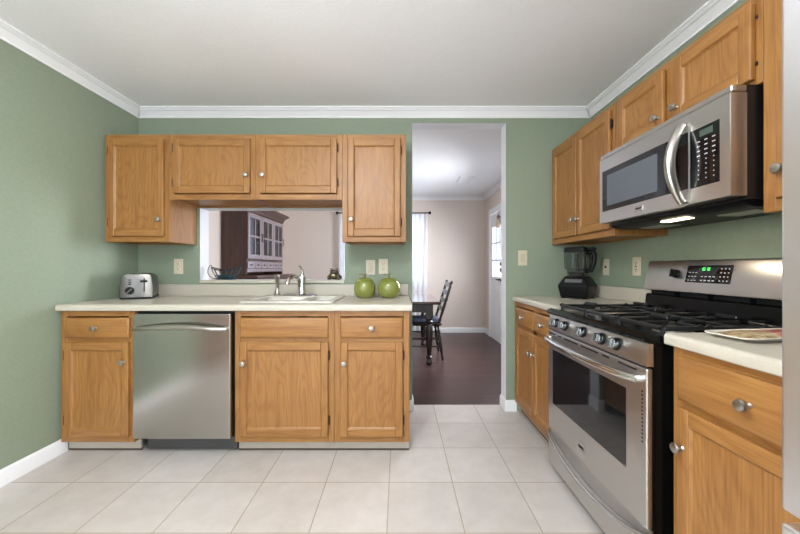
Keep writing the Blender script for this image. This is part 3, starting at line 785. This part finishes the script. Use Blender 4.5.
# control panel
mb = MB(); mb.prism([(-.6505, .800), (yf-.002, .800), (yf-.004, .806), (yf+.010, .877), (yf+.015, .8795), (-.6505, .8795)], 0, .001, W-.001); cp = mb.build('control_panel', M['steel'], rg)
for x in (.098, .188, .352, .495, .590):
    k = MB(); c = Vector((x, yf+.003, .842)); d = Vector((0, -1, .22)).normalized()
    k.lathe([(.025, 0), (.025, .007), (.021, .009), (.0, .009)], c, d, 24)
    kb = k.build('control_knob', M['blackmat'], rg)
    MB().lathe([(.020, .0092), (.020, .022), (.018, .025), (0, .025)], c, d, 24).build('knob_cap', M['knobsteel'], kb)
    k = MB(); k.box(-.0065, .0065, -.018, .018, 0, .014, .003)
    k.bm.transform(Matrix.Translation(c+d*.024) @ Vector((0, 0, 1)).rotation_difference(d).to_matrix().to_4x4())
    k.build('knob_grip', M['knobsteel'], kb)
# cooktop
mb = MB(); mb.prism([(-.045, .8755), (yf+.030, .8755), (yf-.004, .884), (yf-.010, .893), (yf-.006, .904), (yf+.012, .911), (yf+.045, .908), (yf+.075, .893), (-.06, .893), (-.045, .900)], 0, .0005, W-.0005); mb.build('cooktop', M['black'], rg)
alu = mat('burner_metal', (.35, .34, .33, 1), .4, .9)
for bx, by, r in ((.14, -.20, .036), (.14, -.47, .048), (.3775, -.33, .040), (.615, -.20, .032), (.615, -.47, .055)):
    b = MB().lathe([(r+.012, 0), (r+.012, .004), (r, .008), (r, .018), (0, .018)], (bx, by, .8935), n=28).build('burner', alu, rg)
    MB().lathe([(r*.98, 0), (r, .002), (r*.97, .007), (r*.6, .009), (0, .009)], (bx, by, .9117), n=28).build('burner_cap', M['iron'], b)
def grate(x0, x1, ctrs):
    g = MB(); ya, yb = -.605, -.085; zt = .936; hb = .0075; wb = .0075
    def bar(p, q):
        p = Vector(p); q = Vector(q); d = (q-p); L = d.length; d.normalize()
        m = MB(); m.box(0, L, -wb, wb, -hb*2, 0, .003, 1)
        m.bm.transform(Matrix.Translation(p) @ Vector((1, 0, 0)).rotation_difference(d).to_matrix().to_4x4())
        me = bpy.data.meshes.new('tmp'); m.bm.to_mesh(me); g.bm.from_mesh(me); bpy.data.meshes.remove(me); m.bm.free()
    bar((x0, ya, zt), (x1, ya, zt)); bar((x0, yb, zt), (x1, yb, zt)); bar((x0, ya, zt), (x0, yb, zt)); bar((x1, ya, zt), (x1, yb, zt))
    ym = (ya+yb)/2; bar((x0, ym, zt), (x1, ym, zt))
    for cx, cy in ctrs:
        for dx, dy in ((1, 0), (-1, 0), (0, 1), (0, -1)):
            e = (x1 if dx > 0 else x0 if dx < 0 else cx, (yb if cy > ym-.01 and dy > 0 else ym if dy > 0 and cy < ym else ya if dy < 0 and cy < ym+.03 else ym) if dy else cy, zt)
            s = (cx+dx*.022, cy+dy*.022, zt+.002)
            bar(s, e)
    for x in (x0, x1):
        for y in (ya, ym, yb):
            g.tube([(x, y, .8938), (x, y, .910), (x, y, zt-.002)], [.010, .007, .007], 8)
            # upturned finger tips
        for y in (ya, ya+.13, ym-.10, ym+.10, yb-.10, yb):
            g.tube([(x, y-.012, zt-.006), (x, y, zt+.001), (x, y+.012, zt-.006)], .0065, 6)
    return g.build('grate', M['iron'], rg)
grate(.022, .252, [(.14, -.20), (.14, -.47)])
grate(.262, .493, [(.3775, -.33)])
grate(.503, .733, [(.615, -.20), (.615, -.47)])
# back guard
mb = MB(); mb.prism([(-.129, .902), (-.120, .992), (-.112, .998), (-.03, .998), (-.03, .902)], 0, .006, W-.006); mb.build('rear_riser', M['black'], rg)
for x in (.20, .38, .56): B(x-.004, x+.004, -.122, -.06, .9985, 1.019).build('bracket', M['blackmat'], rg)
B(.012, W-.012, -.095, -.035, .9985, 1.0195).build('vent_gap', M['gap'], rg)
mb = MB(); mb.prism([(-.133, 1.020), (-.140, 1.024), (-.140, 1.034), (-.110, 1.168), (-.100, 1.178), (-.012, 1.178), (-.012, 1.020)], 0, .014, W-.004); gb = mb.build('back_guard', M['steel'], rg)
sl = Vector((0, .030, .134)).normalized(); nn = Vector((0, -.134, .030)).normalized()
def ong(mb, x0, x1, s0, s1, d0, d1, bev=0):
    mb2 = MB(); mb2.box(x0, x1, d0, d1, s0, s1, bev)   # local: y=depth out, z along slope
    R = Matrix(((1, 0, 0), (0, nn.y, sl.y), (0, nn.z, sl.z))).to_4x4()
    mb2.bm.transform(Matrix.Translation((.012, -.140, 1.034)) @ R)
    me = bpy.data.meshes.new('tmp'); mb2.bm.to_mesh(me); mb.bm.from_mesh(me); bpy.data.meshes.remove(me); mb2.bm.free()
p = MB(); ong(p, .262, .482, .038, .121, -.002, .0016, .001); dp = p.build('control_display', M['glass_black'], gb)
q = MB()
def seg(x, s, h, on):
    w2 = h*.5; t = h*.13
    for i, (a, b, c, d) in enumerate(((0, h, w2, h), (w2, h/2, w2, h), (w2, 0, w2, h/2), (0, 0, w2, 0), (0, 0, 0, h/2), (0, h/2, 0, h), (0, h/2, w2, h/2))):
        if i in on: ong(q, x+a-t/2, x+c+t/2, s+b-t/2, s+d+t/2, .0014, .0024)
DG = {'1': (1, 2), '0': (0, 1, 2, 3, 4, 5), '8': (0, 1, 2, 3, 4, 5, 6)}
xx = .338
for ch in '10:18':
    if ch == ':':
        ong(q, xx, xx+.0018, .100, .1018, .0014, .0024); ong(q, xx, xx+.0018, .105, .1068, .0014, .0024); xx += .005
    else: seg(xx, .097, .0125, DG[ch]); xx += .0098
q.build('clock_digits', M['led'], dp)
q = MB()
for r in range(3):
    for c in range(3): ong(q, .276+c*.017, .285+c*.017, .047+r*.019, .050+r*.019, .0014, .0022)
q.build('key_print', M['print'], dp); q = MB()
for c in range(4):
    for r in range(2): ong(q, .342+c*.019, .353+c*.019, .047+r*.019, .052+r*.018, .0014, .0022)
q.build('key_print', M['print'], dp); q = MB()
for r in range(4):
    for c in range(3): ong(q, .432+c*.0165, .437+c*.0165, .048+r*.018, .053+r*.018, .0014, .0022)
q.build('key_print', M['print'], dp)
k = MB(); c = Vector((0, -.140, 1.034))+sl*.078+Vector((.217, 0, 0))
k.lathe([(.021, 0), (.021, .010), (.018, .022), (0, .022)], c, nn, 24); bkn = k.build('oven_knob', M['blackmat'], rg)
k = MB(); ong(k, .200, .210, .058, .098, .022, .034, .003); k.build('knob_grip', M['blackmat'], bkn)

# ------------------------------------------------------------------ refrigerator
fr = thing('refrigerator', 'stainless refrigerator at the right edge with drawer below its door', 'refrigerator', (XR, .600, 0), RZ)
W = .90; yf = -.8327
B(.004, W-.004, -.745, -.05, .03, 1.775, .004).build('body', mat('grey_cabinet', srgb(120, 120, 122), .45, .3), fr)
fs = steel('fridge_steel', (.80, .80, .82, 1), .36, 2)
for x0, x1, hx in ((0, W/2-.002, W/2-.045), (W/2+.002, W, W/2+.045)):
    d = MB().box(x0, x1, yf, -.752, .703, 1.77, .007, 4).build('door', fs, fr)
    mb = MB(); mb.tube([(hx, yf+.004, .82), (hx, yf-.05, .84), (hx, yf-.055, 1.2), (hx, yf-.05, 1.56), (hx, yf+.004, 1.58)], .012, 12); mb.build('handle', M['nickel'], d)
d = MB().box(0, W, yf, -.752, .06, .680, .006, 4).build('freezer_drawer', fs, fr)
B(.035, W-.035, yf+.018, yf+.05, .676, .6815, .003).build('finger_groove', M['gap'], d)
mb = MB(); mb.tube([(.10, yf+.004, .60), (.12, yf-.05, .60), (.45, yf-.055, .60), (.78, yf-.05, .60), (.80, yf+.004, .60)], .012, 12); mb.build('handle', M['nickel'], d)
for x in (.06, W-.06):
    for y in (-.70, -.12): MB().cyl((x, y, .0005), (x, y, .031), .02).build('foot', M['blackmat'], fr)

# ------------------------------------------------------------------ blender on the right counter
bl = thing('countertop_blender', 'black countertop blender with clear jar in the right corner', 'blender', (1.312, 2.425, CT+.001), math.radians(-48))
mb = MB()
def sq(w, d, z, r): return rrect(-w, w, -d, d, z, r, 4)
mb.loops([sq(.088, .086, .006, .012), sq(.091, .089, .012, .012), sq(.105, .102, .088, .014), sq(.103, .099, .096, .014), sq(.074, .068, .152, .016), sq(.066, .06, .160, .016)], True, True); mb.build('motor_base', M['blackmat'], bl, ang=18)
q = MB()
for x in (-.075, .075):
    for y in (-.072, .072): q.cyl((x, y, 0), (x, y, .008), .014, n=14)
q.build('feet', M['gap'], bl)
k = MB(); m2 = MB(); m2.box(-.058, .058, -.003, .003, -.014, .014, .002)
m2.bm.transform(Matrix.Translation((0, -.0805, .126)) @ Matrix.Rotation(math.radians(-27), 4, 'X')); m2.build('button_panel', mat('grey_panel', srgb(92, 90, 90), .35), bl)
mb = MB(); mb.loops([sq(.056, .054, .161, .012), sq(.058, .056, .205, .012), sq(.070, .068, .215, .014), sq(.073, .071, .33, .014), sq(.074, .072, .335, .014)], True, True); mb.build('jar', M['smoke'], bl)
mb = MB(); mb.loops([sq(.051, .049, .165, .02), sq(.054, .052, .188, .02)], True, True); mb.build('jar_collar', M['blackmat'], bl)
mb = MB(); mb.cyl((0, 0, .19), (0, 0, .325), .009, n=12)
for z, a in ((.20, 0), (.235, 1.1), (.275, 2.2)):
    mb.box(-.04*math.cos(a)-.004, .04*math.cos(a)+.004, -.012, .012, z, z+.003)
mb.build('blade_tower', M['blackmat'], bl)
mb = MB(); mb.loops([sq(.074, .072, .3355, .024), sq(.076, .074, .345, .024), sq(.074, .072, .366, .024), sq(.05, .05, .372, .02)], True, True)
mb.box(.05, .118, -.018, .018, .345, .366, .006); mb.build('lid', M['blackmat'], bl)
mb = MB(); mb.tube([(.062, 0, .33), (.105, 0, .335), (.112, 0, .31), (.108, 0, .25), (.092, 0, .205), (.055, 0, .195)], [.013, .014, .014, .013, .013, .012], 12, flat=1.2); mb.build('jar_handle', M['blackmat'], bl)

# ------------------------------------------------------------------ platter on the near right counter
pt = thing('platter', 'white rectangular platter with tan and red pattern on the right counter', 'platter', (1.170, 1.035, CT+.001), math.radians(7))
n = NT('patterned_glaze'); v = n.coords((1, 1, 1), False)
t1 = n.n('ShaderNodeTexNoise', Scale=14.0, Detail=4.0); n.l(v, t1.inputs['Vector'])
t2 = n.n('ShaderNodeTexNoise', Scale=70.0, Detail=3.0); n.l(v, t2.inputs['Vector'])
sx = n.n('ShaderNodeSeparateXYZ'); n.l(v, sx.inputs[0])
f = n.math('ADD', n.math('MULTIPLY', sx.outputs[0], 5.5), n.math('MULTIPLY', n.math('SUBTRACT', t1.outputs[0], .5), .7))
c1 = n.ramp(t2.outputs[0], [(.38, srgb(140, 108, 66)), (.6, srgb(198, 178, 138))])
c2 = n.ramp(t2.outputs[0], [(.4, srgb(168, 60, 48)), (.62, srgb(206, 150, 130))])
mx = n.n('ShaderNodeMix', data_type='RGBA'); r = n.n('ShaderNodeMapRange'); r.inputs[1].default_value = -.27; r.inputs[2].default_value = -.17
n.l(f, r.inputs[0]); n.l(r.outputs[0], mx.inputs[0]); n.l(c1, mx.inputs[6]); n.l(c2, mx.inputs[7]); n.l(mx.outputs[2], n.p.inputs['Base Color'])
n.p.inputs['Roughness'].default_value = .3
wp = mat('platter_glaze', srgb(222, 216, 202), .2, coat=.3)
mb = MB()
def wav(w, d, z, r, amp=0):
    L = rrect(-w, w, -d, d, z, r, 5); out = []
    for x, y, zz in L:
        c = (abs(x)/w)**4*(abs(y)/d)**4; out.append((x, y, zz+amp*c))
    return out
mb.loops([wav(.13, .045, 0, .03), wav(.150, .055, .003, .03), wav(.172, .070, .009, .02, .006), wav(.170, .068, .012, .02, .006), wav(.148, .053, .0075, .03), wav(.14, .046, .007, .03)], True, True)
mb.build('dish', wp, pt)
mb = MB(); mb.loops([wav(.150, .055, .0095, .03), wav(.12, .040, .018, .03), wav(.06, .02, .021, .015)], True, True); mb.build('pattern', n.m, pt)

# ------------------------------------------------------------------ dining room
# glass-front hutch on the left wall (local: x away from the camera, -y into the room)
hu = thing('china_hutch', 'dark wood china hutch with three glazed doors, window sheen painted on, seen through the pass-through', 'hutch', (XL+.014, 3.85, 0), PI/2)
DW_ = [M['darkwood'], M['darkwood_h'], M['darkwood']]
W = 1.19; D = .285
mb = MB(); mb.box(-.06, W+.06, -.43, -.002, .06, 1.02, .004); mb.build('base_body', DW_, hu)
mb = MB(); mb.box(-.09, W+.09, -.455, -.002, 1.0205, 1.05, .008, mi=0); mb.build('base_top', M['darkwood_h'], hu)
q = MB(); q.box(-.04, W+.04, -.40, -.03, .0005, .0595); q.build('plinth', M['darkwood'], hu)
for i in range(3):
    x0 = -.03+i*.417; x1 = x0+.40
    d = MB(); d.box(x0, x1, -.448, -.4305, .10, .72, .004); d.box(x0+.06, x1-.06, -.453, -.4475, .16, .66, .004); d = d.build('lower_door', M['darkwood'], hu)
    MB().ball((x1-.03, -.458, .5), .012, n=10).build('knob', M['hinge'], d)
    d = MB().box(x0, x1, -.448, -.4305, .76, .97, .004).build('drawer', M['darkwood_h'], hu)
    MB().ball(((x0+x1)/2, -.458, .865), .012, n=10).build('knob', M['hinge'], d)
mb = MB()
for x in (0, W-.022): mb.box(x, x+.022, -D, -.002, 1.0505, 1.83)
mb.box(.022, W-.022, -.014, -.002, 1.0505, 1.83); mb.box(.022, W-.022, -D, -.014, 1.80, 1.83); mb.box(.022, W-.022, -D, -.014, 1.225, 1.245); mb.box(.022, W-.022, -D, -.014, 1.118, 1.13)
mb.box(.022, W-.022, -D+.03, -.014, 1.50, 1.515)
mb.build('upper_body', M['darkwood'], hu)
prof = [(-D-.002, 1.815), (-D-.012, 1.82), (-D-.018, 1.85), (-D-.045, 1.885), (-D-.075, 1.905), (-D-.08, 1.93), (-.002, 1.93), (-.002, 1.815)]
mb = MB()
e = lambda y: max(0, -y-D)
la = [(-e(y), y, z) for y, z in prof]; lb = [(W+e(y), y, z) for y, z in prof]
mb.loops([la, lb], True, True); mb.build('crown', M['darkwood_h'], hu, ang=20)
dwid = (W-.02)/3
for i in range(3):
    x0 = .01+i*dwid+.004; x1 = x0+dwid-.008; za, zb = 1.25, 1.80; yf = -D-.018; yb = -D-.001
    mb = MB(); s = .055
    mb.box(x0, x0+s, yf, yb, za, zb, .003); mb.box(x1-s, x1, yf, yb, za, zb, .003); mb.box(x0+s, x1-s, yf, yb, za, za+s, .003); mb.box(x0+s, x1-s, yf, yb, zb-s, zb, .003)
    xm = (x0+x1)/2; zm = (za+zb)/2; mb.box(xm-.012, xm+.012, yf, yb, za+s, zb-s, .003); mb.box(x0+s, xm-.012, yf, yb, zm-.012, zm+.012, .003); mb.box(xm+.012, x1-s, yf, yb, zm-.012, zm+.012, .003)
    d = mb.build('glass_door', M['sheenfront'], hu)
    B(x0+s, x1-s, yf+.008, yf+.011, za+s, zb-s).build('door_pane', thin_glass('hutch_glass', (.5, .52, .55, 1), .3), d)
    k = MB(); hx = x1-.02 if i != 1 else x0+.02; k.tube([(hx, yf, zm+.05), (hx, yf-.016, zm+.04), (hx, yf-.016, zm-.04), (hx, yf, zm-.05)], .005, 8); k.build('pull', M['hinge'], d)
for i in range(6):
    w6 = (W-.02)/6; x0 = .01+i*w6+.004; x1 = x0+w6-.008
    d = B(x0, x1, -D-.014, -D-.001, 1.133, 1.222, .004).build('spice_drawer', M['sheenfront'], hu)
    MB().box((x0+x1)/2-.022, (x0+x1)/2+.022, -D-.024, -D-.014, 1.170, 1.184, .003).build('pull', M['hinge'], d)
poly = [(.0, 1.13), (.0, 1.085)]
ns_ = 24
for i in range(ns_):
    for k in range(1, 5):
        u = (i+k/4)/ns_; poly.append((u*W, 1.085-.0+.022*(1-math.sin(PI*k/4)) if k < 4 else 1.105))
poly += [(W, 1.13)]
mb = MB(); mb.prism(poly, 1, -D-.010, -D-.001); mb.build('scalloped_apron', M['sheenfront'], hu)

# dining table
tb = thing('dining_table', 'dark wood dining table with turned legs seen through the doorway', 'table', (-.17, 4.36, 0))
hx, hy = .655, .56
mb = MB(); mb.box(-hx, hx, -hy, hy, .715, .75, .010, 3); mb.build('tabletop', mat('table_finish', srgb(62, 42, 36), .13, coat=.6), tb)
mb = MB(); a, b = hx-.125, hy-.07
mb.box(-a, a, -b, -b+.022, .62, .7145); mb.box(-a, a, b-.022, b, .62, .7145); mb.box(-a, -a+.022, -b+.022, b-.022, .62, .7145); mb.box(a-.022, a, -b+.022, b-.022, .62, .7145)
mb.build('apron', M['ebony'], tb)
LEG = [(.022, 0), (.032, .012), (.036, .035), (.026, .06), (.022, .075), (.034, .085), (.034, .10), (.024, .115), (.028, .18), (.036, .30), (.040, .40), (.034, .45), (.024, .48), (.040, .495), (.042, .515), (.030, .53), (.030, .54), (.044, .55)]
for sx in (-1, 1):
    for sy in (-1, 1):
        c = (sx*(a-.005), sy*(b-.005), 0)
        m = MB(); m.lathe([(r*1.15, h) for r, h in LEG], (c[0], c[1], .0005), n=20); m.box(c[0]-.042, c[0]+.042, c[1]-.042, c[1]+.042, .551, .7142, .004); m.build('leg', M['ebony'], tb)

# turned-post ladder-back chair at the table's right end (local front -y)
ch = thing('dining_chair', 'dark wood dining chair with blue-grey cushion at the table end', 'chair', (.325, 4.30, 0), RZ)
w2 = .205
mb = MB(); mb.loops([rrect(-w2-.02, w2+.02, -.22, .205, .425, .05), rrect(-w2-.025, w2+.025, -.225, .21, .445, .05), rrect(-w2-.01, w2+.01, -.21, .20, .455, .05)], True, True); mb.build('seat', M['ebony'], ch)
mb = MB(); mb.loops([rrect(-w2, w2, -.20, .19, .4556, .05), rrect(-w2-.012, w2+.012, -.212, .195, .475, .05), rrect(-w2, w2, -.2, .185, .495, .05), rrect(-w2+.06, w2-.06, -.14, .13, .503, .04)], True, True); mb.build('cushion', noisy('blue_grey_fabric', srgb(46, 52, 68), srgb(58, 64, 82), 180, .9, bump=.2), ch)
def turned(p, q, name, R=1):
    p = Vector(p); q = Vector(q); L = (q-p).length
    pr = [(.012, 0), (.016, .03), (.013, .06), (.020, .10), (.014, .14), (.012, .18), (.019, .25), (.021, .45), (.019, .65), (.013, .75), (.020, .80), (.020, .84), (.013, .88), (.016, 1)]
    return MB().lathe([(r*R, h*L) for r, h in pr], p, q-p, 16).build(name, M['ebony'], ch)
for s in (-1, 1):
    turned((s*(w2+.02), -.21, .0005), (s*(w2-.02), -.17, .425), 'leg', 1.15)
    turned((s*(w2+.02), .215, .0005), (s*(w2-.015), .16, .425), 'leg')
    p = Vector((s*(w2-.01), .17, .45)); q = Vector((s*(w2+.005), .335, .985)); L = (q-p).length
    MB().lathe([(.017, 0), (.020, .05), (.014, .08), (.018, .14), (.018, L*.45), (.014, L*.5), (.020, L*.54), (.016, L*.6), (.017, L*.86), (.010, L*.9), (.019, L*.94), (.014, L*.98), (0, L)], p, q-p, 16).build('back_post', M['ebony'], ch)
for z, y in ((.60, .216), (.70, .247), (.80, .278), (.90, .309)):
    pts = [(-w2+.005, z), (w2-.005, z), (w2-.005, z+.045), (w2*.5, z+.062), (0, z+.052), (-w2*.5, z+.062), (-w2+.005, z+.045)]
    MB().prism(pts, 1, y-.007, y+.007).build('back_slat', M['ebony'], ch)
def st(p, q): MB().tube([p, tuple((Vector(p)+Vector(q))/2), q], [.009, .013, .009], 10).build('stretcher', M['ebony'], ch)
st((-w2-.01, -.20, .13), (w2+.01, -.20, .13)); st((-w2-.01, .20, .16), (w2+.01, .20, .16))
for s in (-1, 1): st((s*(w2+.012), -.20, .17), (s*(w2+.012), .205, .17)); st((s*(w2+.005), -.19, .27), (s*(w2+.005), .195, .27))
tie = MB(); tie.tube([(-w2-.02, .19, .46), (-w2-.045, .20, .44), (-w2-.05, .21, .40)], .004, 6); tie.tube([(-w2-.02, .19, .46), (-w2-.05, .215, .45), (-w2-.062, .23, .42)], .004, 6); tie.build('cushion_tie', noisy('blue_grey_cord', srgb(46, 52, 68), srgb(58, 64, 82), 180, .9), ch)

# curtains
CG = 'sheer curtains'
def curtain(x0, x1, label):
    mb = MB(); n = 110; F = []
    for side in (0, 1):
        col = []
        for j in range(9):
            z = 2.083-2.03*j/8; row = []
            for i in range(n+1):
                u = i/n; y = 5.742+.018*math.sin(u*2*PI*9+.4*j)+.006*math.sin(u*61)+side*.0015; row.append(mb.bm.verts.new((x0+(x1-x0)*u, y, z)))
            col.append(row)
        F.append(col)
        if side == 0:
            for j in range(8):
                for i in range(n): mb.bm.faces.new((col[j][i], col[j][i+1], col[j+1][i+1], col[j+1][i]))
            break
    o = mb.build('curtain', M['sheer'], recalc=False); tag(o, label, 'curtain', CG); return o
curtain(-1.05, -.30, 'white sheer curtain panel at the right edge of the pass-through')
curtain(-.28, .495, 'white sheer curtain panel at the left edge of the doorway')
rod = thing('curtain_rod', 'black curtain rod with round finials above the sheer curtains', 'curtain rod', (-.27, 5.742, 2.098))
MB().cyl((-.77, 0, 0), (.77, 0, 0), .009, n=14).build('rod', M['blackmat'], rod)
for s in (-1, 1):
    MB().lathe([(.010, 0), (.018, .004), (.010, .012), (.024, .026), (.028, .040), (.020, .055), (0, .060)], (s*.77, 0, 0), (s, 0, 0), 18).build('finial', M['blackmat'], rod)
    MB().tube([(s*.74, .085, 0), (s*.74, 0, 0)], .007, 10).build('bracket', M['blackmat'], rod)

# ceiling register and hanging ornament
cv = thing('ceiling_vent', 'white ceiling air vent in the dining room', 'vent', (.95, 4.70, ZC-.001))
mb = MB(); mb.box(-.105, .105, -.17, -.15, -.008, 0, .002); mb.box(-.105, .105, .15, .17, -.008, 0, .002); mb.box(-.105, -.085, -.15, .15, -.008, 0, .002); mb.box(.085, .105, -.15, .15, -.008, 0, .002); mb.build('frame', M['white'], cv)
B(-.085, .085, -.15, .15, -.002, -.0005).build('duct', mat('duct_grey', srgb(120, 118, 116), .7), cv)
q = MB()
for i in range(12):
    y = -.14+i*.0255; q.prism([(y, -.0022), (y+.016, -.009), (y+.017, -.008), (y+.002, -.0022)], 0, -.085, .085)
q.build('louvers', M['white'], cv)
og = thing('hanging_ornament', 'small beige hanging ornament at the top of the white glazed door', 'ornament', (X0-.03, 4.93, 1.74))
MB().lathe([(0, 0), (.03, .005), (.042, .03), (.044, .06), (.030, .10), (.018, .12), (0, .125)], n=18).build('body', noisy('tan_cloth', srgb(200, 180, 156), srgb(220, 204, 184), 60, .9), og)
MB().ball((0, 0, .142), .023).build('head', mat('tan_head', srgb(190, 170, 148), .8), og)
MB().lathe([(.036, .158), (.034, .164), (.020, .168), (.018, .19), (0, .192)], n=16).build('cap', mat('brown_cap', srgb(150, 128, 108), .8), og)
MB().tube([(0, 0, .185), (0, .004, .24), (.029, 0, .262)], .0025, 6).build('cord', M['slot'], og)

# added unseen fixture standing in for light bounced off the ceiling (hangs just below the ceiling, above and a little ahead of the camera)
cl = thing('added_ceiling_light', 'added unseen white round ceiling light over the middle of the kitchen, standing in for bounced light', 'ceiling light', (-.42, .42, ZC-.001))
MB().lathe([(.075, 0), (.075, -.012), (.06, -.022), (.012, -.026), (.012, -.12), (0, -.12)], n=28).build('added_light_canopy', M['nickel'], cl)
MB().lathe([(.05, -.121), (.17, -.14), (.24, -.17), (.255, -.20), (.22, -.25), (.12, -.285), (0, -.295)], n=40).build('added_light_diffuser', mat('added_light_glow', (1, 1, 1, 1), .5, emit=LAMP, es=LAMP_E), cl)
